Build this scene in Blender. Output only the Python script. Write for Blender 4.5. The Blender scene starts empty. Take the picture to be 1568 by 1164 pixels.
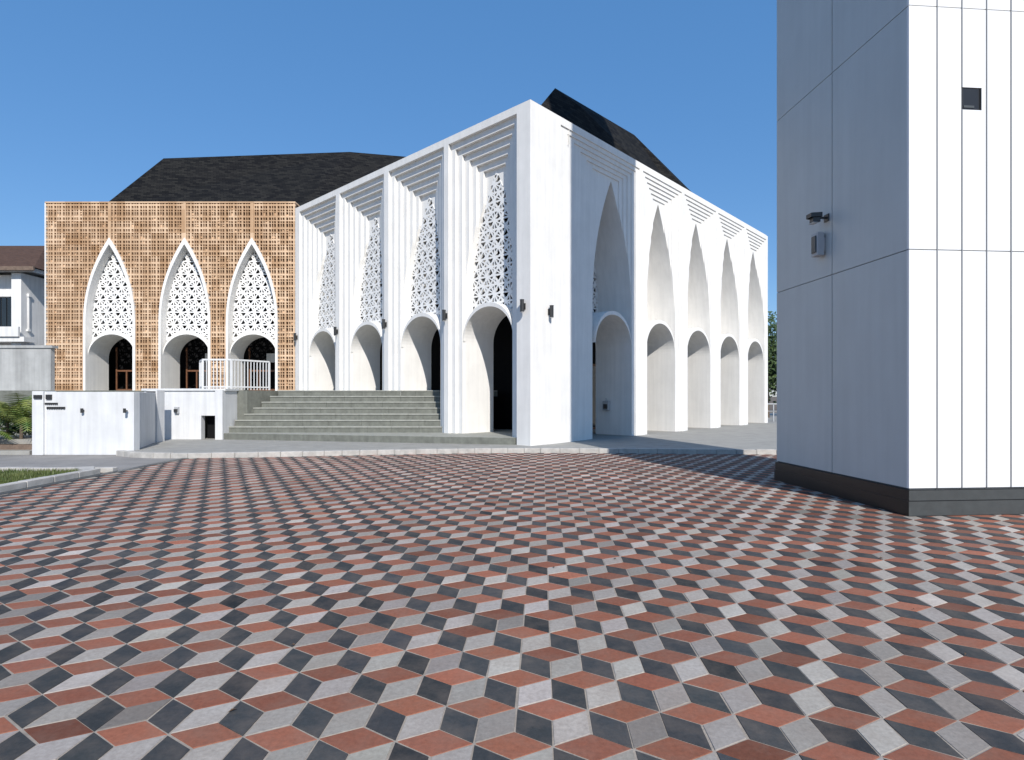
import bpy, math, random
import numpy as np
from mathutils import Vector
random.seed(4); rng=np.random.default_rng(7)
S=bpy.context.scene
S.view_settings.view_transform='Standard'; S.view_settings.look='None'; S.view_settings.exposure=0

# ------------------------------------------------------------ materials
def nt(name):
    m=bpy.data.materials.new(name); m.use_nodes=True
    t=m.node_tree; return m,t,t.nodes['Principled BSDF']
def mat(name,col,rough=.6,var=.08,scale=3.0,bump=.0,bscale=40,metal=0,streak=0.0,spec=.5):
    m,t,b=nt(name); N=t.nodes; L=t.links
    b.inputs['Roughness'].default_value=rough; b.inputs['Metallic'].default_value=metal
    b.inputs['Specular IOR Level'].default_value=spec
    tc=N.new('ShaderNodeTexCoord')
    n=N.new('ShaderNodeTexNoise'); n.inputs['Scale'].default_value=scale; n.inputs['Detail'].default_value=8
    n.inputs['Roughness'].default_value=.65
    L.new(tc.outputs['Object'],n.inputs['Vector'])
    mr=N.new('ShaderNodeMapRange'); mr.inputs[1].default_value=.3; mr.inputs[2].default_value=.7
    mr.inputs[3].default_value=1-var; mr.inputs[4].default_value=1+var*.6
    L.new(n.outputs[0],mr.inputs[0])
    out=mr.outputs[0]
    if streak>0:
        mp=N.new('ShaderNodeMapping'); mp.inputs['Scale'].default_value=(6,6,.35)
        L.new(tc.outputs['Object'],mp.inputs[0])
        n2=N.new('ShaderNodeTexNoise'); n2.inputs['Scale'].default_value=1.2; n2.inputs['Detail'].default_value=6
        L.new(mp.outputs[0],n2.inputs['Vector'])
        m2=N.new('ShaderNodeMapRange'); m2.inputs[1].default_value=.35; m2.inputs[2].default_value=.65
        m2.inputs[3].default_value=1-streak; m2.inputs[4].default_value=1
        L.new(n2.outputs[0],m2.inputs[0])
        mu=N.new('ShaderNodeMath'); mu.operation='MULTIPLY'; L.new(out,mu.inputs[0]); L.new(m2.outputs[0],mu.inputs[1]); out=mu.outputs[0]
    vm=N.new('ShaderNodeVectorMath'); vm.operation='SCALE'; vm.inputs[0].default_value=col[:3]
    L.new(out,vm.inputs['Scale']); L.new(vm.outputs[0],b.inputs['Base Color'])
    if bump>0:
        n3=N.new('ShaderNodeTexNoise'); n3.inputs['Scale'].default_value=bscale; n3.inputs['Detail'].default_value=6
        L.new(tc.outputs['Object'],n3.inputs['Vector'])
        bp=N.new('ShaderNodeBump'); bp.inputs['Strength'].default_value=bump; bp.inputs['Distance'].default_value=.02
        L.new(n3.outputs[0],bp.inputs['Height']); L.new(bp.outputs[0],b.inputs['Normal'])
    return m
M={}
M['white']=mat('white_render',(.82,.80,.765),.7,.06,1.3,.05,60,streak=.07,spec=.25)
M['wallw']=mat('white_garden_wall',(.69,.69,.69),.7,.08,1.6,.08,50,streak=.12,spec=.25)
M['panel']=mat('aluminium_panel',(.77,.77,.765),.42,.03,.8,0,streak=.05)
M['panelL']=mat('panel_painted_shade',(.51,.535,.525),.45,.06,.7,.02,30,streak=.05)  # tower side panels: shade of the unlit faces put into a darker colour
M['joint']=mat('joint_dark',(.10,.11,.12),.8)
M['black']=mat('black_granite',(.012,.012,.013),.35,.2,12)
M['dgrey']=mat('dark_stone',(.06,.065,.065),.4,.2,6)
M['dark']=mat('interior_painted_shade',(.008,.008,.009),.8,spec=.1)  # near-black colour paints in the shade behind arches and openings
M['lampm']=mat('lamp_black_metal',(.03,.03,.03),.4)
M['conc']=mat('concrete_apron',(.31,.30,.275),.8,.18,2.2,.25,60)
M['walk']=mat('walk_concrete',(.25,.235,.22),.85,.2,1.5,.25,60)
M['kerb']=mat('kerb_stone',(.46,.435,.40),.8,.28,4,.25,50)
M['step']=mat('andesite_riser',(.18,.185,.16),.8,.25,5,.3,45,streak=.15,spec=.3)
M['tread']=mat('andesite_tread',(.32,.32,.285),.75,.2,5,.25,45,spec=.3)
M['stepb']=mat('brown_step',(.17,.12,.09),.8,.3,6,.3,45)
M['grout']=mat('grout_sand',(.34,.29,.24),.95,.3,9,.3,90)
M['wood']=mat('brown_wood',(.16,.07,.035),.5,.3,9)
M['grey']=mat('grey_paint',(.42,.43,.44),.5,.06)
M['seam']=mat('seam_grey',(.26,.27,.28),.5,.06)
M['glass']=mat('dark_glass',(.02,.025,.03),.08)
M['lens']=mat('lamp_lens',(.5,.5,.48),.2)
M['earth']=mat('earth',(.16,.12,.085),.95,.3,2,.4,20)
M['tr']=mat('bark',(.12,.09,.065),.9,.3,8,.5,20)
M['housew']=mat('house_paint',(.80,.79,.77),.7,.10,1.0,.05,30,streak=.15)
M['bwall']=mat('boundary_wall_render',(.42,.42,.41),.8,.2,1.2,.1,30,streak=.2)
M['rooft']=mat('clay_roof',(.09,.052,.036),.85,.35,5,.5,12,spec=.2)
M['litter']=mat('dry_leaf',(.10,.06,.035),.9,.3,9)
def leafmat(name,c1,c2,sc=1.5):
    m,t,b=nt(name); N=t.nodes;L=t.links
    g=N.new('ShaderNodeTexCoord'); n=N.new('ShaderNodeTexNoise'); n.inputs['Scale'].default_value=sc; n.inputs['Detail'].default_value=6
    L.new(g.outputs['Object'],n.inputs['Vector'])
    cr=N.new('ShaderNodeValToRGB'); cr.color_ramp.elements[0].position=.35; cr.color_ramp.elements[1].position=.65
    cr.color_ramp.elements[0].color=(*c1,1); cr.color_ramp.elements[1].color=(*c2,1)
    L.new(n.outputs[0],cr.inputs[0]); L.new(cr.outputs[0],b.inputs['Base Color']); b.inputs['Roughness'].default_value=.6
    return m
M['leaf']=leafmat('foliage',(.025,.05,.015),(.07,.11,.03))
M['palm']=leafmat('palm_leaf',(.06,.12,.02),(.24,.26,.06),3)
M['grass']=leafmat('grass_green',(.055,.09,.02),(.13,.15,.045),2)

# roof shingles
m,t,b=nt('bitumen_shingle'); N=t.nodes;L=t.links
tc=N.new('ShaderNodeTexCoord'); sp=N.new('ShaderNodeSeparateXYZ'); L.new(tc.outputs['Object'],sp.inputs[0])
ad=N.new('ShaderNodeMath'); ad.operation='MULTIPLY_ADD'; ad.inputs[1].default_value=.55; L.new(sp.outputs[1],ad.inputs[0]); L.new(sp.outputs[0],ad.inputs[2])
cb=N.new('ShaderNodeCombineXYZ'); L.new(ad.outputs[0],cb.inputs[0]); L.new(sp.outputs[2],cb.inputs[1])
br=N.new('ShaderNodeTexBrick'); br.inputs['Scale'].default_value=2.6; br.inputs['Color1'].default_value=(.007,.007,.008,1); br.inputs['Color2'].default_value=(.024,.023,.021,1)
br.inputs['Mortar'].default_value=(.003,.003,.003,1); br.inputs['Mortar Size'].default_value=.02; br.inputs['Brick Width'].default_value=.8; br.inputs['Row Height'].default_value=.28
L.new(cb.outputs[0],br.inputs['Vector']); L.new(br.outputs[0],b.inputs['Base Color']); b.inputs['Roughness'].default_value=.9
b.inputs['Specular IOR Level'].default_value=.12
bp=N.new('ShaderNodeBump'); bp.inputs['Strength'].default_value=.5; bp.inputs['Distance'].default_value=.02; L.new(br.outputs[0],bp.inputs['Height']); L.new(bp.outputs[0],b.inputs['Normal'])
M['shingle']=m

# terracotta lattice: per-block tone
m,t,b=nt('terracotta_block'); N=t.nodes;L=t.links
tc=N.new('ShaderNodeTexCoord'); mp=N.new('ShaderNodeVectorMath'); mp.operation='SNAP'; mp.inputs[1].default_value=(.40,50,.54)
L.new(tc.outputs['Object'],mp.inputs[0]); wn=N.new('ShaderNodeTexWhiteNoise'); L.new(mp.outputs[0],wn.inputs['Vector'])
ns=N.new('ShaderNodeTexNoise'); ns.inputs['Scale'].default_value=.7; L.new(tc.outputs['Object'],ns.inputs['Vector'])
aa=N.new('ShaderNodeMath'); aa.operation='ADD'; L.new(wn.outputs[0],aa.inputs[0]); L.new(ns.outputs[0],aa.inputs[1])
cr=N.new('ShaderNodeValToRGB'); cr.color_ramp.elements[0].position=.2; cr.color_ramp.elements[1].position=.9
mu=N.new('ShaderNodeMath'); mu.operation='MULTIPLY'; mu.inputs[1].default_value=.62; L.new(aa.outputs[0],mu.inputs[0]); L.new(mu.outputs[0],cr.inputs[0])
cr.color_ramp.elements[0].color=(.40,.24,.13,1); cr.color_ramp.elements[1].color=(.68,.49,.33,1)
L.new(cr.outputs[0],b.inputs['Base Color']); b.inputs['Roughness'].default_value=.9; b.inputs['Specular IOR Level'].default_value=.2
M['terra']=m
M['terraB']=mat('terracotta_back',(.15,.08,.045),.9,.5,5,.2,20)

# pierced screen: regular trihexagonal strapwork
m,t,b=nt('pierced_screen'); N=t.nodes;L=t.links
b.inputs['Base Color'].default_value=(.82,.81,.79,1); b.inputs['Roughness'].default_value=.6
uv=N.new('ShaderNodeUVMap'); uv.uv_map='UVMap'
def math_(op,a,bv=None):
    n=N.new('ShaderNodeMath'); n.operation=op
    for i,q in enumerate((a,bv)):
        if q is None: continue
        if isinstance(q,(int,float)): n.inputs[i].default_value=q
        else: L.new(q,n.inputs[i])
    return n.outputs[0]
best=None
PL=.30
for i,(off) in enumerate((0.0,0.0,0.5)):
    an=math.radians(60*i+30)
    dp=N.new('ShaderNodeVectorMath'); dp.operation='DOT_PRODUCT'; dp.inputs[1].default_value=(math.cos(an)/PL,math.sin(an)/PL,0); L.new(uv.outputs[0],dp.inputs[0])
    f=math_('FRACT',math_('ADD',dp.outputs['Value'],100.0+off)); d=math_('ABSOLUTE',math_('SUBTRACT',f,.5))
    best=d if best is None else math_('MINIMUM',best,d)
for i in range(3):
    an=math.radians(60*i)
    dp=N.new('ShaderNodeVectorMath'); dp.operation='DOT_PRODUCT'; k_=1/(PL*1.732/1.5)
    dp.inputs[1].default_value=(math.cos(an)*k_,math.sin(an)*k_,0); L.new(uv.outputs[0],dp.inputs[0])
    f=math_('FRACT',math_('ADD',dp.outputs['Value'],100.25)); d=math_('ADD',math_('ABSOLUTE',math_('SUBTRACT',f,.5)),.035)
    best=math_('MINIMUM',best,d)
gt=math_('GREATER_THAN',best,.098)
tr=N.new('ShaderNodeBsdfTransparent'); mx=N.new('ShaderNodeMixShader'); L.new(gt,mx.inputs[0]); L.new(b.outputs[0],mx.inputs[1]); L.new(tr.outputs[0],mx.inputs[2])
L.new(mx.outputs[0],t.nodes['Material Output'].inputs['Surface'])
M['screen']=m

# tile paver
m,t,b=nt('rhombus_paver'); N=t.nodes;L=t.links
at=N.new('ShaderNodeAttribute'); at.attribute_name='tile_col'
tc=N.new('ShaderNodeTexCoord')
def noi(sc,lo,hi,d=8,a=.3,z=.7):
    n=N.new('ShaderNodeTexNoise'); n.inputs['Scale'].default_value=sc; n.inputs['Detail'].default_value=d; n.inputs['Roughness'].default_value=.7
    L.new(tc.outputs['Object'],n.inputs['Vector']); r=N.new('ShaderNodeMapRange'); r.inputs[1].default_value=a; r.inputs[2].default_value=z; r.inputs[3].default_value=lo; r.inputs[4].default_value=hi
    L.new(n.outputs[0],r.inputs[0]); return r.outputs[0],n
o1,_=noi(38,.78,1.17); o2,_=noi(.5,.84,1.1,4)
mu=N.new('ShaderNodeMath'); mu.operation='MULTIPLY'; L.new(o1,mu.inputs[0]); L.new(o2,mu.inputs[1])
vm=N.new('ShaderNodeVectorMath'); vm.operation='SCALE'; L.new(at.outputs['Color'],vm.inputs[0]); L.new(mu.outputs[0],vm.inputs['Scale'])
o3,_=noi(4.5,0,.36,8,.42,.75)
mixn=N.new('ShaderNodeMix'); mixn.data_type='RGBA'; mixn.inputs[7].default_value=(.22,.170,.135,1)
L.new(o3,mixn.inputs[0]); L.new(vm.outputs[0],mixn.inputs[6]); L.new(mixn.outputs[2],b.inputs['Base Color'])
b.inputs['Roughness'].default_value=.8; b.inputs['Specular IOR Level'].default_value=.25
_,nb=noi(90,0,1); bp=N.new('ShaderNodeBump'); bp.inputs['Strength'].default_value=.35; bp.inputs['Distance'].default_value=.004
L.new(nb.outputs[0],bp.inputs['Height']); L.new(bp.outputs[0],b.inputs['Normal'])
M['paver']=m

# ------------------------------------------------------------ mesh helpers
class Frame:
    def __init__(s,o,e,n): s.o=o;s.e=e;s.n=n
    def __call__(s,a,b,z): return (s.o[0]+a*s.e[0]+b*s.n[0], s.o[1]+a*s.e[1]+b*s.n[1], z)
W=Frame((0,0),(1,0),(0,1))
class MB:
    def __init__(s,fr=W): s.v=[];s.f=[];s.m=[];s.fr=fr;s.mats=[]
    def mi(s,k):
        if k not in s.mats: s.mats.append(k)
        return s.mats.index(k)
    def quad(s,pts,k='white'):
        i=len(s.v); s.v+= [s.fr(*p) for p in pts]; s.f.append(tuple(range(i,i+len(pts)))); s.m.append(s.mi(k))
    def box(s,a0,a1,b0,b1,z0,z1,k='white'):
        i=len(s.v)
        for z in (z0,z1):
            for a,b in ((a0,b0),(a1,b0),(a1,b1),(a0,b1)): s.v.append(s.fr(a,b,z))
        for f in ((0,3,2,1),(4,5,6,7),(0,1,5,4),(1,2,6,5),(2,3,7,6),(3,0,4,7)):
            s.f.append(tuple(i+j for j in f)); s.m.append(s.mi(k))
    def prism(s,poly,z0,z1,k='white',kt=None):
        n=len(poly);i=len(s.v)
        for z in (z0,z1):
            for a,b in poly: s.v.append(s.fr(a,b,z))
        s.f.append(tuple(i+n+j for j in range(n))); s.m.append(s.mi(kt or k))
        for j in range(n):
            s.f.append((i+j,i+(j+1)%n,i+n+(j+1)%n,i+n+j)); s.m.append(s.mi(k))
    def cyl(s,a,b,z0,z1,r,k,n=14,r1=None):
        r1=r if r1 is None else r1
        i=len(s.v)
        for z,rr in ((z0,r),(z1,r1)):
            for j in range(n):
                t=2*math.pi*j/n; s.v.append(s.fr(a+rr*math.cos(t),b+rr*math.sin(t),z))
        for j in range(n):
            s.f.append((i+j,i+(j+1)%n,i+n+(j+1)%n,i+n+j)); s.m.append(s.mi(k))
        s.f.append(tuple(i+n+j for j in range(n))); s.m.append(s.mi(k)); s.f.append(tuple(i+n-1-j for j in range(n))); s.m.append(s.mi(k))
    def obj(s,name,parent=None,bevel=0):
        me=bpy.data.meshes.new(name); me.from_pydata(s.v,[],s.f)
        for k in s.mats: me.materials.append(M[k])
        me.polygons.foreach_set('material_index',s.m); me.update()
        o=bpy.data.objects.new(name,me); S.collection.objects.link(o)
        if parent: o.parent=parent
        if bevel:
            md=o.modifiers.new('bevel','BEVEL'); md.width=bevel; md.segments=2; md.limit_method='ANGLE'
        return o
def empty(name):
    o=bpy.data.objects.new(name,None); S.collection.objects.link(o); o.empty_display_size=.3; return o

# ------------------------------------------------------------ camera
cam=bpy.data.cameras.new('camera'); co=bpy.data.objects.new('camera',cam); S.collection.objects.link(co)
co.location=(0,0,1.6); co.rotation_euler=(math.radians(90),0,0); cam.sensor_width=36; cam.lens=36*880/1568; cam.shift_y=24/1568
cam.clip_end=3000; cam.clip_start=.05; S.camera=co

# ------------------------------------------------------------ light
SX,SY=.30,.954
EL=math.radians(38); D=Vector((-SX*math.cos(EL),SY*math.cos(EL),-math.sin(EL)))
sl=bpy.data.lights.new('sun','SUN'); sl.energy=4.9; sl.angle=math.radians(.5); sl.color=(1,.96,.90)
so=bpy.data.objects.new('sun',sl); S.collection.objects.link(so); so.rotation_euler=D.to_track_quat('-Z','Y').to_euler(); so.location=(10,-20,30)
w=bpy.data.worlds.new('World'); S.world=w; w.use_nodes=True; t=w.node_tree
sk=t.nodes.new('ShaderNodeTexSky'); sk.sky_type='NISHITA'; sk.sun_disc=False; sk.sun_elevation=EL; sk.sun_rotation=math.atan2(SX,-SY)
sk.air_density=1.0; sk.dust_density=.15; sk.ozone_density=1.6
hs_=t.nodes.new('ShaderNodeHueSaturation'); hs_.inputs['Saturation'].default_value=1.15; hs_.inputs['Value'].default_value=1.18
mixw=t.nodes.new('ShaderNodeMix'); mixw.data_type='RGBA'; mixw.inputs[0].default_value=.6; mixw.inputs[7].default_value=(.080/.145,.265/.145,.62/.145,1)
t.links.new(sk.outputs[0],hs_.inputs['Color']); t.links.new(hs_.outputs[0],mixw.inputs[6]); t.links.new(mixw.outputs[2],t.nodes['Background'].inputs[0]); t.nodes['Background'].inputs[1].default_value=.145

# ------------------------------------------------------------ facade system
C=(.538,16.9); u=(-.7333,.680); v=(.680,.7333)
FL=Frame(C,u,(.680,.7333)); FR=Frame(C,v,(-.7333,.680)); FW=Frame((-10.10,26.76),(-1,0),(0,1))
ZT=10.32
class Arch:
    def __init__(s,w,zs,za,p=2.2): s.w=w;s.zs=zs;s.za=za;s.p=p
    def hw(s,z):
        if z<=s.zs: return s.w
        if z>=s.za: return 0.
        return s.w*(1-((z-s.zs)/(s.za-s.zs))**s.p)
    def zi(s,x):
        x=min(abs(x)/s.w,1); return s.zs+(s.za-s.zs)*(1-x)**(1/s.p)
def bay(mb,c,EL_,ER,WL,WR,ZK,dd,ar,z0,zt,bend,mk='white',mkr='white'):
    K=len(WL)
    base=[z0,ar.zs]+[ar.zs+(ar.za-ar.zs)*(1-(1-i/30)**1.6) for i in range(1,31)]+[zt]
    for k in range(K+1):
        b0=k*dd if K else dd; b1=(k+1)*dd if k<K else bend
        zk=ZK[k] if k<K else None
        zz=sorted(set([round(z,5) for z in base]+([round(zk,5)] if zk else [])))
        for sd,E,Wl in ((-1,EL_,WL),(1,ER,WR)):
            def H(z):
                h=ar.hw(z)
                if zk and z<zk: h=max(h,Wl[k])
                return h
            for i in range(len(zz)-1):
                z1,z2=zz[i],zz[i+1]; h1,h2=H(z1+1e-4),H(z2-1e-4)
                mb.quad([(c+sd*h1,b0,z1),(c+sd*E,b0,z1),(c+sd*E,b0,z2),(c+sd*h2,b0,z2)],mk)
                if h1>1e-3 or h2>1e-3:
                    mb.quad([(c+sd*h1,b0,z1),(c+sd*h1,b1,z1),(c+sd*h2,b1,z2),(c+sd*h2,b0,z2)],mkr)
            if zk:
                h=ar.hw(zk); mb.quad([(c+sd*h,b0,zk),(c+sd*Wl[k],b0,zk),(c+sd*Wl[k],b1,zk),(c+sd*h,b1,zk)],mkr)
def vz(a,w,zs=3.42,r=1.05): return zs+r*math.sqrt(max(0,1-(a/w)**2))
def vault(mb,c,w,b0,b1,th=.13,zs=3.42,k='white'):
    n=28; A=[w*math.sin(math.pi*(i/n-.5)) for i in range(n+1)]
    for i in range(n):
        a1,a2=A[i],A[i+1]; p,q=vz(a1,w,zs),vz(a2,w,zs)
        mb.quad([(c+a1,b0,p),(c+a2,b0,q),(c+a2,b0,q+th),(c+a1,b0,p+th)],k)
        mb.quad([(c+a1,b0,p),(c+a2,b0,q),(c+a2,b1,q),(c+a1,b1,p)],k)
        mb.quad([(c+a1,b0,p+th),(c+a2,b0,q+th),(c+a2,b1,q+th),(c+a1,b1,p+th)],k)
def screen(name,fr,c,ar,b,parent,zs=3.42):
    w=ar.w-.001; n=32; me=bpy.data.meshes.new(name); V=[];Fc=[];UV=[]
    A=[w*math.sin(math.pi*(i/n-.5)) for i in range(n+1)]
    for i in range(n):
        a1,a2=A[i],A[i+1]
        pts=[(a1,vz(a1,w,zs)+.1),(a2,vz(a2,w,zs)+.1),(a2,ar.zi(a2)),(a1,ar.zi(a1))]
        j=len(V)
        for a,z in pts: V.append(fr(c+a,b,z)); UV.append((a,z))
        Fc.append((j,j+1,j+2,j+3))
    me.from_pydata(V,[],Fc); l=me.uv_layers.new(name='UVMap')
    for lp in me.loops: l.data[lp.index].uv=UV[lp.vertex_index]
    me.materials.append(M['screen']); o=bpy.data.objects.new(name,me); S.collection.objects.link(o); o.parent=parent
    md=o.modifiers.new('thick','SOLIDIFY'); md.thickness=.04
    return o

mosque=empty('mosque_building')
# left facade
mb=MB(FL); arL=Arch(1.13,4.7,8.95,2.1)
cL=[2.06,5.5,9.0,12.5]
for i,c in enumerate(cL):
    W0=[1.6-.22*k for k in range(6)]
    EL_=1.61 if i==0 else 1.75; WLs=[1.52-.2*k for k in range(6)] if i==0 else W0
    ER=1.69 if i==0 else (2.0 if i==3 else 1.75)
    bay(mb,c,EL_,ER,WLs,W0,[10.08-.21*k for k in range(6)],.115,arL,0,ZT,1.68)
    vault(mb,c,1.13,.25,1.68)
mb.box(.0,.452,.0,1.332,0,ZT-.003)
mb.quad([(0,0,ZT),(14.5,0,ZT),(14.5,1.9,ZT),(0,1.9,ZT)])
mb.quad([(0,1.9,ZT),(14.5,1.9,ZT),(14.5,1.9,9.6),(0,1.9,9.6)])
mb.obj('arcade_wall_west',mosque)
for c in cL: screen('pierced_screen_panel',FL,c,arL,.71,mosque)
# right facade
mb=MB(FR); arR=Arch(1.14,4.7,9.25,2.1)
cR=[4.65,8.05,11.45,14.85,18.25]
for i,c in enumerate(cR):
    E=1.70; W0=[1.58-.22*k for k in range(6)]
    WLs=[3.2-.40*k for k in range(6)] if i==0 else W0
    EL_=3.32 if i==0 else E; ER=1.3 if i==4 else E
    WR=[1.24-.16*k for k in range(6)] if i==4 else W0
    bay(mb,c,EL_,ER,WLs,WR,[10.08-.145*k for k in range(6)],.040,arR,0,ZT,1.68)
    vault(mb,c,1.14,.10,1.68)
mb.quad([(1.9,1.9,ZT),(19.55,1.9,ZT),(19.55,0,ZT+.0),(0,0,ZT)],'white')
mb.quad([(1.9,1.9,ZT-.01),(19.55,1.9,ZT-.01),(19.55,1.9,9.6),(1.9,1.9,9.6)])
mb.box(19.551,19.75,.0,14.5,0,ZT-.02)
mb.obj('arcade_wall_east',mosque)
for c in cR: screen('pierced_screen_panel',FR,c,arR,1.58,mosque)
# interior
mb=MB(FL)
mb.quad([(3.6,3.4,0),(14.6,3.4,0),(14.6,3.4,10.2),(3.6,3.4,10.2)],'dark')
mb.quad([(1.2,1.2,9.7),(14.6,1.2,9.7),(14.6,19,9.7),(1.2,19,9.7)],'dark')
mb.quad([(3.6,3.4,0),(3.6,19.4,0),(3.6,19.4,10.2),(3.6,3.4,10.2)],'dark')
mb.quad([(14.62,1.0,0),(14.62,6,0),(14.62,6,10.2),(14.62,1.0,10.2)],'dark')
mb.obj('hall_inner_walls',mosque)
mb=MB(FL)
for y in (4.5,8,11.5,15):
    mb.box(3.48,3.58,y-.8,y+.8,.12,3.0,'wood')
    mb.box(3.44,3.47,y-.7,y-.04,.22,2.9,'glass'); mb.box(3.44,3.47,y+.04,y+.7,.22,2.9,'glass')
mb.obj('hall_doors',mosque)
# wing
mb=MB(FW); arW=Arch(1.10,4.9,8.65); arO=Arch(1.20,4.9,8.95)
wc=[2.0,5.13,8.63]; ZB=1.8; ZW=10.63; LW=11.6
cuts=[0,3.56,6.88,LW]
for i,c in enumerate(wc):
    bay(mb,c,c-cuts[i],cuts[i+1]-c,[],[],[],.14,arW,ZB,ZW-.02,1.5,'terraB','white')
    vault(mb,c,1.10,.12,1.5,k='white')
mb.box(0,LW,.16,.5,ZW-.02,ZW-.005,'terraB')
mb.quad([(LW,.14,ZB),(LW,9,ZB),(LW,9,ZW),(LW,.14,ZW)],'white')
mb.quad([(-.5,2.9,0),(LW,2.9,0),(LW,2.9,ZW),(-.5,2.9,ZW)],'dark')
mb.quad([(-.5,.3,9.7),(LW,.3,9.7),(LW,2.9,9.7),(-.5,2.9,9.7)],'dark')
mb.obj('wing_wall',mosque)
mb=MB(FW)
for c in wc:
    zz=[ZB]+[arW.zs+(arO.za-arW.zs)*(1-(1-i/30)**1.6) for i in range(0,31)]
    for sd in (-1,1):
        for i in range(len(zz)-1):
            z1,z2=zz[i],zz[i+1]; h1,h2=arW.hw(z1)-.004,arW.hw(z2)-.004; g1,g2=arO.hw(z1),arO.hw(z2)
            h1=max(h1,0);h2=max(h2,0)
            mb.quad([(c+sd*h1,-.06,z1),(c+sd*g1,-.06,z1),(c+sd*g2,-.06,z2),(c+sd*h2,-.06,z2)])
            mb.quad([(c+sd*h1,-.06,z1),(c+sd*h1,.5,z1),(c+sd*h2,.5,z2),(c+sd*h2,-.06,z2)])
            mb.quad([(c+sd*g1,-.06,z1),(c+sd*g1,.14,z1),(c+sd*g2,.14,z2),(c+sd*g2,-.06,z2)])
mb.obj('wing_arch_frames',mosque)
for c in wc: screen('pierced_screen_panel',FW,c,arW,.46,mosque)
mb=MB(FW)
def vis(a): 
    for c in wc:
        if abs(a-c)<arO.w: return arO.zi(a-c)
    return ZB
a=.02;i=0
while a<LW-.05:
    wd=(.075,.03,.04)[i%3]
    mb.box(a,a+wd,.0,.13,vis(a+wd/2),ZW-.05,'terra'); a+=(.165,.10,.135)[i%3]; i+=1
for c in wc: mb.box(c-.07,c+.07,-.02,.135,arO.za-.1,ZW-.05,'terra')
z=ZB;i=0
while z<ZW-.1:
    h=(.08,.03,.045)[i%3]
    iv=[(0,LW)]
    for c in wc:
        g=arO.hw(z+h/2)
        if g>0:
            nv=[]
            for p,q in iv:
                if c-g>p and c+g<q: nv+=[(p,c-g),(c+g,q)]
                else: nv.append((p,q))
            iv=nv
    for p,q in iv: mb.box(p,q,.006,.125,z,z+h,'terra')
    z+=(.25,.12,.17)[i%3]; i+=1
# some cells closed with solid blocks
for i in range(420):
    a_=random.uniform(.1,LW-.3); z_=random.uniform(ZB+.1,ZW-.4)
    if any(abs(a_+.07-c)<arO.hw(z_)+.2 for c in wc): continue
    mb.box(a_,a_+.13,.05,.10,z_,z_+.15,'terra')
mb.box(-.02,LW+.03,-.03,.6,ZW-.06,ZW,'terra'); mb.box(LW,LW+.05,-.02,.14,ZB,ZW-.06,'white')
mb.obj('terracotta_lattice',mosque)
mb=MB(FW)
for c in wc:
    for x in (-1.0,-.5,0,.5,1.0): mb.box(c+x-.03,c+x+.03,1.9,1.96,ZB,2.85 if x not in(-1.0,1.0) else 4,'wood')
    mb.box(c-1,c+1,1.89,1.97,2.8,2.88,'wood'); mb.box(c-1,c+1,1.89,1.97,1.85,1.93,'wood')
    mb.box(c-.9,c+.4,2.5,2.6,3.3,3.75,'housew')
mb.obj('wing_door_frames',mosque)
# roofs
mb=MB()
E0=(-19.9,27.6,10.5);R0=(-18.8,31,14.4);R1=(-9.34,33,15.6);R2=(-5.8,34,15.7);E1=(-10.3,27.6,10.5);E2=(-6,29.5,10.2)
mb.quad([E0,E1,R1,R0],'shingle'); mb.quad([E1,E2,R2,R1],'shingle'); mb.quad([E0,R0,(-18.8,40,14.4),(-21,40,10.5)],'shingle')
mb.quad([R0,R1,(-9.34,40,15.2),(-18.8,40,14.4)],'shingle'); mb.quad([R1,R2,(-4,42,13),(-9.34,40,15.2)],'shingle')
mb.quad([(-18.8,40,14.4),(-9.34,40,15.2),(-9,46,10.2),(-21,46,10.2),(-21,40,10.5)],'shingle')
mb.quad([R2,E2,(2,36,11.5),(-4,42,13)],'shingle')
c0=FL(1.2,.9,10.1); P1=(1.575,21,12.84); P2=(5.75,27,13.85); P3=(7.95,27.2,11.65); c1=FR(12.6,1.0,10.0); c2=FR(18.5,1.0,10.0)
Pm=(2.6,21.6,12.45)
mb.quad([c0,FR(1.5,1.0,10.1),Pm,P1],'shingle'); mb.quad([FR(1.5,1.0,10.1),c1,P3,P2,Pm],'shingle')
mb.quad([P1,Pm,P2,(2,30,13.0)],'shingle'); mb.quad([c0,P1,(-1.5,28,11.6),FL(10,1.5,10.0)],'shingle')
mb.quad([P1,(2,30,13.0),(-1.5,28,11.6)],'shingle')
mb.quad([c1,c2,(7,38,10.2),P2,P3],'shingle'); mb.quad([P2,(7,38,10.2),(2,36,11.5),(2,30,13)],'shingle')
mb.quad([(-1.5,28,11.6),(2,30,13),(2,36,11.5),E2],'shingle'); mb.quad([FL(10,1.5,10),(-1.5,28,11.6),E2,(-9.3,27.6,10.2)],'shingle')
mb.obj('shingle_roof',mosque)

# wall lamps
def wall_lamp(fr,a,z,b=0):
    mb=MB(fr); mb.box(a-.04,a+.04,b-.03,b-.001,z-.09,z+.09,'lampm'); mb.box(a-.02,a+.02,b-.08,b-.03,z-.02,z+.02,'lampm')
    mb.cyl(a,b-.12,z-.17,z+.17,.06,'lampm'); mb.cyl(a,b-.12,z+.17,z+.19,.066,'lampm'); mb.cyl(a,b-.12,z-.19,z-.17,.05,'lens'); mb.obj('wall_lamp')
wall_lamp(FL,.22,4.25)
for a in (3.75,7.25,10.75,14.3): wall_lamp(FL,a,4.3)
wall_lamp(FR,.85,4.15)
mb=MB(FR); mb.box(5.62,5.768,1.0,1.25,1.05,1.4,'grey'); mb.box(5.60,5.62,1.04,1.21,1.1,1.28,'lampm'); mb.cyl(5.68,1.12,1.4,1.5,.02,'grey'); mb.obj('electrical_box')

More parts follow.
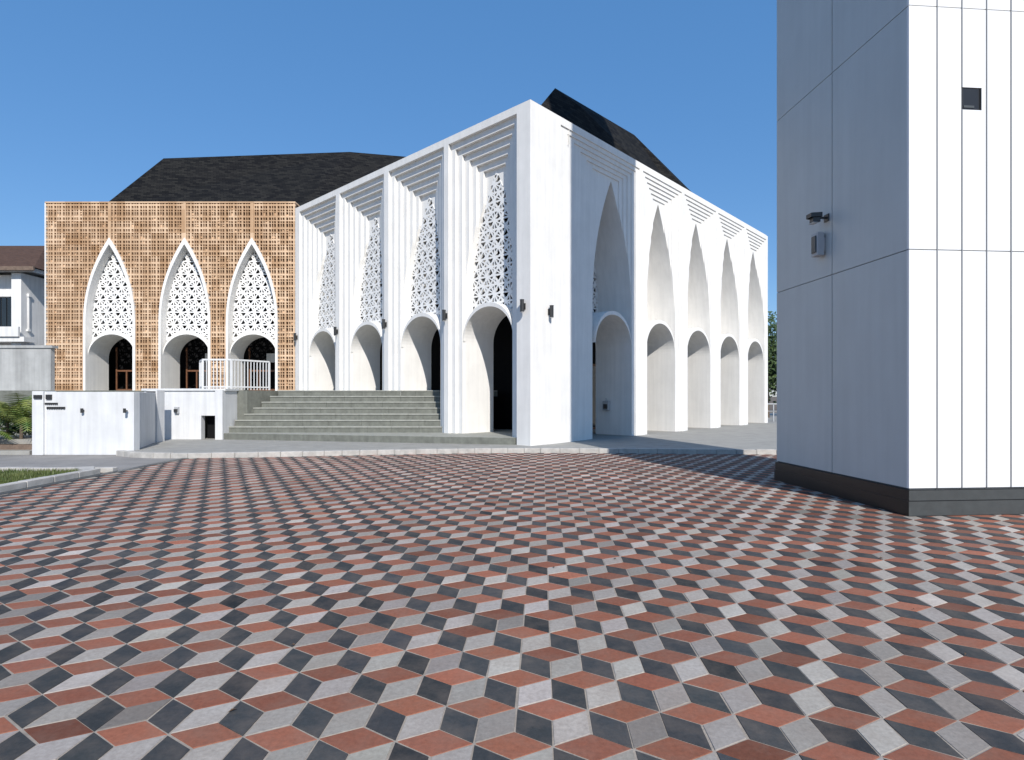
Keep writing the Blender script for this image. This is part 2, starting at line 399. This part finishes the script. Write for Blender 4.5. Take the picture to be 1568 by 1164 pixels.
# ------------------------------------------------------------ tower
tw=empty('minaret_tower'); FT=Frame((5.285,7.65),(.9968,.0800),(-.0800,.9968)); TW,TD,TH=2.75,3.27,26
mb=MB(FT)
mb.box(.02,TW-.02,.02,TD-.02,.0,TH-.02,'joint'); mb.obj('tower_core',tw)
mb=MB(FT); zj=[.36,3.55,6.8,10.05,13.3,16.55,19.8,23.05,TH]; g=.006
xs=[0.0]; 
while xs[-1]<TW-.2: xs.append(xs[-1]+ (.396 if len(xs)==1 else .355))
xs[-1]=TW
wx0,wx1,wz0,wz1=.755,1.035,5.44,5.74
for i in range(len(zj)-1):
    z0,z1=zj[i]+g,zj[i+1]-g
    for j in range(len(xs)-1):
        a0,a1=xs[j]+g*(j>0),xs[j+1]-g
        if z0<wz0<z1 and a0<wx1 and a1>wx0:
            mb.box(a0,a1,0,.04,z0,wz0,'panel'); mb.box(a0,a1,0,.04,wz1,z1,'panel')
            if a0<wx0: mb.box(a0,wx0,0,.04,wz0,wz1,'panel')
            if a1>wx1: mb.box(wx1,a1,0,.04,wz0,wz1,'panel')
        else: mb.box(a0,a1,0,.04,z0,z1,'panel')
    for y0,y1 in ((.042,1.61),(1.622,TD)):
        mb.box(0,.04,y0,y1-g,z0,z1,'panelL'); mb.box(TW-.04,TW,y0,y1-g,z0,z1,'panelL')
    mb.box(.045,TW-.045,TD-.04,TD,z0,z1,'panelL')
for x in xs[1:-1]:
    if wx0-.01<x<wx1: mb.box(x-.005,x+.005,-.012,.02,.37,wz0-.002,'seam'); mb.box(x-.005,x+.005,-.012,.02,wz1+.002,TH-.1,'seam')
    else: mb.box(x-.005,x+.005,-.012,.02,.37,TH-.1,'seam')
mb.obj('tower_cladding',tw)
mb=MB(FT)
mb.box(-.03,TW+.03,-.03,TD+.03,0,.20,'black'); mb.box(-.018,TW+.018,-.018,TD+.018,.20,.345,'black')
mb.quad([(-.03,-.034,.006),(TW+.03,-.034,.006),(TW+.03,-.034,.195),(-.03,-.034,.195)],'dgrey')
mb.quad([(-.018,-.022,.205),(TW+.018,-.022,.205),(TW+.018,-.022,.34),(-.018,-.022,.34)],'dgrey')
mb.obj('tower_plinth',tw)
mb=MB(FT); mb.box(wx0-.0,wx1,.012,.018,wz0,wz1,'black'); 
for e in ((wx0,wx0+.012,wz0,wz1),(wx1-.012,wx1,wz0,wz1)): mb.box(e[0],e[1],-.003,.012,e[2],e[3],'lampm')
mb.box(wx0+.03,wx0+.18,.004,.011,wz0+.03,wz0+.06,'dgrey')
mb.obj('tower_window',tw)
mb=MB(FT)
mb.box(-.02,.0,1.68,1.80,4.44,4.56,'lampm'); mb.box(-.16,-.02,1.71,1.76,4.485,4.515,'lampm')
mb.prism([(-.14,1.64),(-.30,1.69),(-.30,1.84),(-.14,1.87)],4.50,4.57,'lampm'); mb.prism([(-.16,1.66),(-.26,1.70),(-.26,1.81),(-.16,1.84)],4.42,4.50,'lampm'); mb.box(-.27,-.18,1.68,1.82,4.405,4.419,'lens')
mb.obj('flood_light',None,.006)
mb=MB(FT); mb.box(-.03,0,1.78,1.92,3.98,4.20,'grey'); mb.box(-.15,-.03,1.76,1.94,3.90,4.28,'grey'); mb.box(-.17,-.15,1.79,1.91,3.95,4.23,'dgrey'); mb.obj('wall_speaker_box',None,.012)

# ------------------------------------------------------------ ground
mb=MB(); R=900; mb.quad([(-R,-R,-.05),(R,-R,-.05),(R,R,-.05),(-R,R,-.05)],'earth'); mb.obj('ground')
mb=MB(); mb.quad([(-8.45,-10,-.005),(30,-10,-.005),(30,18,-.005),(-8.45,18,-.005)],'grout'); mb.obj('pavement_bed')
mb=MB(); mb.quad([(-30,12.3,-.004),(-8.46,12.3,-.004),(-8.46,18,-.004),(-30,18,-.004)],'walk'); mb.obj('concrete_path')
s=.21; ang=math.radians(3); ca,sa=math.cos(ang),math.sin(ang)
I,J=np.meshgrid(np.arange(-140,140),np.arange(-140,140)); I=I.ravel();J=J.ravel()
x=s*math.sqrt(3)*(I+J*.5); y=1.5*s*J
X=x*ca+y*sa; Y=-x*sa+y*ca+6
k=(X>-8.22)&(X<16)&(Y>-4)&(Y<16.6); x=x[k];y=y[k];n=len(x)
def pt(a): return np.array([s*math.cos(math.radians(a)),s*math.sin(math.radians(a))])
rh=[[np.zeros(2),pt(30),pt(90),pt(150)],[np.zeros(2),pt(150),pt(210),pt(270)],[np.zeros(2),pt(270),pt(330),pt(30)]]
cols=[(.270,.098,.058),(.044,.047,.049),(.37,.33,.29)]
V=[];COL=[]
for r,cc in zip(rh,cols):
    r=np.array(r); cen=r.mean(0)
    jit=rng.normal(0,.0018,(n,2)); tl=rng.normal(0,.0015,(n,2)); hz=rng.normal(0,.0005,n)
    br_=np.clip(rng.normal(1,.15,n),.55,1.5)
    dirty=rng.random(n)<.05; br_=np.where(dirty,br_*.72,br_)
    colr=np.array(cc)[None]*br_[:,None]*(1+rng.normal(0,.012,(n,3)))
    P=np.zeros((n,8,3)); sc=rng.normal(0,.006,n)[:,None]
    for q in range(4):
        o=cen+(r[q]-cen)*(.960+sc); ii=cen+(r[q]-cen)*(.940+sc)
        cj=rng.normal(0,.0012,(n,2))
        P[:,q,0:2]=np.stack([x,y],1)+o+jit+cj; P[:,q,2]=-.006
        P[:,4+q,0:2]=np.stack([x,y],1)+ii+jit+cj; dd=ii-cen
        P[:,4+q,2]=-.0015+hz+tl[:,0]*dd[:,0]*3+tl[:,1]*dd[:,1]*3
    V.append(P.reshape(-1,3)); COL.append(np.repeat(colr,5,axis=0))
V=np.concatenate(V); COL=np.concatenate(COL)
xr=V[:,0]*ca+V[:,1]*sa; yr=-V[:,0]*sa+V[:,1]*ca+6; V[:,0]=xr;V[:,1]=yr
nb=len(V)//8; base=(np.arange(nb)*8)[:,None,None]
fc=np.array([[4,5,6,7],[0,1,5,4],[1,2,6,5],[2,3,7,6],[3,0,4,7]])[None]
F=(base+fc).reshape(-1,4)
me=bpy.data.meshes.new('plaza_pavement'); me.vertices.add(len(V)); me.vertices.foreach_set('co',V.ravel().astype(np.float32))
me.loops.add(F.size); me.loops.foreach_set('vertex_index',F.ravel().astype(np.int32)); me.polygons.add(len(F))
me.polygons.foreach_set('loop_start',np.arange(0,F.size,4,dtype=np.int32)); me.polygons.foreach_set('loop_total',np.full(len(F),4,dtype=np.int32))
me.update(calc_edges=True); me.validate()
me.polygons.foreach_set('use_smooth',np.zeros(len(me.polygons),dtype=bool))
at=me.attributes.new('tile_col','FLOAT_COLOR','FACE'); at.data.foreach_set('color',np.concatenate([COL,np.ones((len(COL),1))],1).ravel().astype(np.float32))
me.materials.append(M['paver']); o=bpy.data.objects.new('plaza_pavement',me); S.collection.objects.link(o)
mb=MB()
for i in range(70):
    x=random.uniform(-8,9);y=random.uniform(2,15);r=random.uniform(.008,.028);a=random.uniform(0,6.3)
    c_,s_=math.cos(a)*r,math.sin(a)*r
    mb.quad([(x-c_,y-s_,.004),(x+s_*.4,y-c_*.4,.012),(x+c_,y+s_,.006),(x-s_*.4,y+c_*.4,.016)],'litter')
mb.obj('leaf_litter')

# apron
edge=[(-10.9,16.1),(-10.55,15.35),(-9.9,14.95),(-9.2,14.75),(-8.3,14.72),(-6.6,14.95),(-5,15.3),(-3.2,15.65),(-1.5,15.95),(.8,16.12),(3.5,15.95),(7.2,15.65),(14,15.3),(24,15.3)]
mb=MB(); mb.prism(edge+[(24,50),(-24,50),(-24,18.2),(-13,18.0)],-.02,.12,'conc'); mb.obj('concrete_apron')
mb=MB()
for (p,q) in zip(edge[:-1],edge[1:]):
    d=Vector((q[0]-p[0],q[1]-p[1])); L_=d.length; d/=L_; nn=Vector((-d.y,d.x)); m_=max(1,round(L_/.5)); st=L_/m_
    mb.fr=Frame(p,(d.x,d.y),(nn.x,nn.y))
    for i in range(m_):
        dz=random.uniform(-.006,.006); db=random.uniform(-.01,.01); mb.box(i*st+.006,(i+1)*st-.006,-.02+db,.15+db,-.03,.13+dz,'kerb')
mb.obj('kerb',None,.012)
# steps
mb=MB()
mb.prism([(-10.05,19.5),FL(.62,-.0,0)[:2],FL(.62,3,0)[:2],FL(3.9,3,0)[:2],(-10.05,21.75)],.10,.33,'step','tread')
for i in range(1,8):
    y0=19.5+.3*i; z=.33+.21*i; t_=(y0-16.9)/.68; fx=.538-.7333*t_; L_=max(.3,(t_-4)/.7333); xl=-10.05+.18*i
    xx=xl; xe=fx+L_
    while xx<xe-.01:
        x2=min(xe,xx+random.uniform(.8,1.3)); dy=random.uniform(-.004,.004)
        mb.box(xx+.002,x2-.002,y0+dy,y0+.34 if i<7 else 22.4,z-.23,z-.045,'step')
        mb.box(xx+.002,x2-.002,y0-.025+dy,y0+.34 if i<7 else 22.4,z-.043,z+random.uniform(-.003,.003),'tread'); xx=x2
mb.box(-8.7,-4,22.0,22.4,.12,1.5,'step')
mb.obj('stone_staircase',None,.006)
mb=MB(); mb.prism([(-22,21.0),(-12.6,21.0),(-12.6,20.4),(-9.4,20.4),(-8.8,22.3),(-3.5,22.3),FL(6.9,1.7,0)[:2],FL(6.9,3.4,0)[:2],FL(14.6,3.4,0)[:2],(-10.1,29.6),(-22,29.6)],0,1.79,'step','tread'); mb.obj('upper_terrace')
# white walls
mb=MB()
mb.box(-12.75,-10.2,15.5,15.75,0,1.70,'wallw'); mb.prism([(-10.2,15.5),(-11.35,18.3),(-11.6,18.2),(-10.45,15.6)],0,1.699,'wallw'); mb.box(-12.9,-12.6,15.44,15.9,0,1.72,'wallw'); mb.prism([(-12.9,15.9),(-12.65,15.9),(-15.4,20.9),(-15.65,20.9)],0,1.70,'wallw')
mb.obj('white_garden_wall',None,.01)
mb=MB(); mb.box(-11.65,-11.3,18.3,18.7,.1,1.78,'wallw'); mb.obj('white_gate_pier',None,.01)
mb=MB()
mb.box(-12.5,-10.55,19.5,19.75,.1,1.76,'wallw'); mb.box(-10.55,-10.0,19.5,19.75,.92,1.76,'wallw'); mb.box(-10.0,-9.75,19.35,20.4,.1,1.80,'wallw')
mb.box(-10.55,-10.0,19.9,20.0,.1,.92,'dark'); mb.box(-12.5,-12.25,19.75,21,.1,1.75,'wallw')
mb.box(-12.55,-9.7,19.45,20.42,1.765,1.84,'wallw')
mb.obj('white_terrace_wall',None,.008)
mb=MB()
def rail(x0,y0,x1,y1):
    d=Vector((x1-x0,y1-y0)); L_=d.length; d/=L_; mb.fr=Frame((x0,y0),(d.x,d.y),(-d.y,d.x))
    mb.box(0,L_,-.025,.025,2.90,2.96,'wallw'); mb.box(0,L_,-.02,.02,1.90,1.95,'wallw')
    n=int(L_/.13)
    for i in range(n+1):
        a=i*L_/n; wd=.03 if i in(0,n) else .014; mb.box(a-wd,a+wd,-wd,wd,1.82,2.91,'wallw')
rail(-12.05,22.2,-11.4,21.2);rail(-11.4,21.2,-10.35,21.2); rail(-10.35,21.2,-9.55,22.6)
mb.obj('white_railing')
for x,y in ((-11.55,15.5),(-10.35,15.42)):
    mb=MB(); mb.cyl(x,y-.07,1.14,1.26,.035,'lampm'); mb.box(x-.02,x+.02,y-.05,y+.03,1.17,1.21,'lampm'); mb.obj('wall_lamp')
for x in (-12.1,-11.35):
    mb=MB(); mb.box(x-.07,x+.07,19.42,19.5,1.0,1.22,'grey'); mb.box(x-.05,x+.05,19.36,19.42,1.05,1.15,'lampm'); mb.obj('wall_lamp')
mb=MB()
mb.box(-12.83,-12.62,15.40,15.44,1.52,1.62,'lampm'); mb.box(-12.55,-12.4,15.46,15.499,1.50,1.63,'lampm')
x=-12.6
for i in range(9):
    ww=random.uniform(.03,.06)
    if x>-12.6: mb.box(x,x+ww,15.47,15.499,1.24,1.30,'lampm')
    x+=ww+.015
for i in range(7):
    mb.box(-12.58+i*.05,-12.545+i*.05,15.47,15.499,1.36,1.41,'lampm')
mb.obj('wall_sign')
mb=MB(); mb.box(-11.62,-11.35,18.26,18.3,1.62,1.74,'lampm'); mb.box(-11.5,-11.33,18.25,18.3,1.5,1.58,'grey'); mb.obj('pier_sign')

# left garden
mb=MB(); mb.quad([(-30,0,-.02),(-8.62,0,-.02),(-8.62,12.1,-.02),(-30,12.1,-.02)],'earth'); mb.obj('garden_bed')
mb=MB()
y=-2
while y<11.4: mb.box(-8.62,-8.44,y+.006,y+.594,-.03,.11+random.uniform(-.005,.005),'kerb'); y+=.6
x=-30
while x<-8.7: mb.box(x+.006,x+.594,12.1,12.26,-.03,.08+random.uniform(-.005,.005),'kerb'); x+=.6
mb.prism([(-8.62,11.6),(-8.44,11.6),(-8.9,12.26),(-9.2,12.1)],-.03,.10,'kerb')
mb.obj('garden_kerb',None,.012)
mb=MB(); mb.box(-8.44,-8.26,-4,14.7,-.03,.004,'dgrey'); mb.obj('drain_channel')
mb=MB()
for i in range(45000):
    x=random.uniform(-15,-8.66); y=random.uniform(6,12.05); h=random.uniform(.04,.11); a=random.uniform(0,6.28); r=.012
    dx,dy=r*math.cos(a),r*math.sin(a); lx,ly=random.gauss(0,.025),random.gauss(0,.025)
    mb.quad([(x-dx,y-dy,-.02),(x+dx,y+dy,-.02),(x+lx,y+ly,h)],'grass')
mb.obj('grass')
mb=MB()
for i in range(3): mb.box(-17.5,-13.1,15.6+.35*i,18,-.02,.10+.13*i,'stepb' if i%2 else 'conc')
mb.obj('garden_steps',None,.01)
def leafcloud(mb,cx,cy,cz,rx,ry,rz,n,sz,k='leaf',clumps=14):
    cl=[]
    for i in range(clumps):
        while True:
            p=[random.uniform(-1,1) for _ in range(3)]
            if sum(q*q for q in p)<1: break
        cl.append((cx+p[0]*rx*.8,cy+p[1]*ry*.8,cz+p[2]*rz*.8,random.uniform(.25,.5)))
    for i in range(n):
        c=random.choice(cl); d=Vector((random.gauss(0,1),random.gauss(0,1),random.gauss(0,1))).normalized()*c[3]*random.uniform(.6,1.05)
        p=Vector((c[0]+d.x*rx,c[1]+d.y*ry,c[2]+d.z*rz))
        a=Vector((random.gauss(0,1),random.gauss(0,1),random.gauss(0,1))).normalized()*sz*random.uniform(.6,1.3); b_=a.orthogonal().normalized()*sz*.5
        mb.quad([tuple(p-a),tuple(p+b_),tuple(p+a),tuple(p-b_)],k)
def tree(x,y,h,r,n=2500,name='leafy_tree'):
    mb=MB(); mb.cyl(x,y,-.05,h*.55,.18,'tr',10,.09)
    for i in range(5):
        a=i*1.3; p0=Vector((x,y,h*(.3+.05*i))); p1=p0+Vector((math.cos(a)*r*.6,math.sin(a)*r*.6,h*.25))
        d=(p1-p0); o_=d.orthogonal().normalized()*.05; q=d.cross(o_).normalized()*.05
        for e,f in ((o_,q),(q,-o_),(-o_,-q),(-q,o_)): mb.quad([tuple(p0+e),tuple(p0+f),tuple(p1+f*.4),tuple(p1+e*.4)],'tr')
    leafcloud(mb,x,y,h*.56,r,r,h*.46,n,.16,'leaf',30); mb.obj(name)
tree(17.3,39,7.4,2.3,5000); tree(21.5,41,8,2.8); tree(25,38,7,2.5)
mb=MB()
for i in range(46):
    x=-90+i*4; 
    if -24<x<14: continue
    leafcloud(mb,x,62+random.uniform(-3,3),2.6,3.2,2,random.uniform(2.4,4),420,.32,'leaf',7)
mb.obj('distant_trees')
mb=MB()
for i in range(14):
    leafcloud(mb,-18.4+i*.38,18.6+random.uniform(-.2,.2),.6,.45,.4,.5,320,.05,'leaf',7)
mb.obj('garden_hedge')
def palm(x,y,z,n,L_,name='garden_palm'):
    mb=MB(); mb.cyl(x,y,-.02,z,.05,'tr',8,.04)
    for i in range(n):
        a=i*2.4+random.uniform(-.2,.2); el=random.uniform(.3,1.25); p=Vector((x,y,z)); d=Vector((math.cos(a)*math.cos(el),math.sin(a)*math.cos(el),math.sin(el)))
        st=L_/9*random.uniform(.8,1.1); side=Vector((-math.sin(a),math.cos(a),0))
        for j in range(9):
            q=p+d*st; wl=.30*math.sin(math.pi*(j+1)/10.5)*L_/1.2
            for sg in (-1,1):
                for h_ in (0,.5):
                    b0=p+(q-p)*h_; tip=b0+side*sg*wl+d*wl*.55-Vector((0,0,wl*.25))
                    mb.quad([tuple(b0-d*.02),tuple(b0+d*.03),tuple(tip)],'palm')
            mb.quad([tuple(p-side*.008),tuple(p+side*.008),tuple(q+side*.006),tuple(q-side*.006)],'palm')
            p=q; d=(d+Vector((0,0,-.13-.02*j))).normalized()
    mb.obj(name)
palm(-14.0,16.4,.8,22,1.4); palm(-15.1,17.2,.8,20,1.4); palm(-14.7,15.9,.5,18,1.0)

# neighbour house
hs=empty('neighbour_house'); mb=MB()
mb.box(-38,-25.2,30,40,0,7.9,'housew'); mb.box(-38,-24.8,29.2,30,4.35,4.6,'housew'); mb.box(-25.7,-25.2,29.5,29.99,0,7.9,'housew')
mb.box(-38,-25,29.1,29.2,4.6,5.1,'housew')
for a in (-27.0,-25.15): mb.box(a-.06,a+.0,29.9,29.995,4.9,6.8,'housew')
mb.box(-27.1,-25.1,29.86,29.995,6.75,6.9,'housew'); mb.box(-27.1,-25.1,29.82,29.995,4.95,5.05,'housew')
mb.obj('house_walls',hs)
mb=MB()
for i in range(4): mb.box(-26.85+.30*i,-26.62+.30*i,29.9,29.97,5.1,6.7,'glass')
mb.box(-31,-28,29.9,29.97,5,7,'glass'); mb.obj('house_windows',hs)
mb=MB(); mb.prism([(-39,29.3),(-24.4,29.3),(-24.4,41),(-39,41)],7.9,8.1,'housew')
mb.quad([(-39.2,29.1,8.1),(-24.2,29.1,8.1),(-28,34.5,10.6),(-35,34.5,10.6)],'rooft'); mb.quad([(-24.2,29.1,8.1),(-24.2,41.2,8.1),(-28,34.5,10.6)],'rooft'); mb.quad([(-39.2,41.2,8.1),(-24.2,41.2,8.1),(-28,34.5,10.6),(-35,34.5,10.6)],'rooft'); mb.quad([(-39.2,29.1,8.1),(-39.2,41.2,8.1),(-35,34.5,10.6)],'rooft')
mb.box(-39.2,-24.2,29.05,29.15,7.95,8.15,'stepb')
mb.obj('house_roof',hs)
mb=MB(); mb.box(-40,-17.9,22.3,22.5,0,3.45,'bwall'); mb.box(-40,-17.8,22.25,22.55,3.45,3.55,'bwall'); mb.obj('boundary_wall')
mb=MB()
mb.box(13,30,33,33.05,1.1,1.16,'grey'); mb.box(13,30,33,33.05,.7,.73,'grey')
for i in range(18): mb.box(13+i,13.05+i,33,33.05,.1,1.12,'grey')
mb.obj('metal_railing')
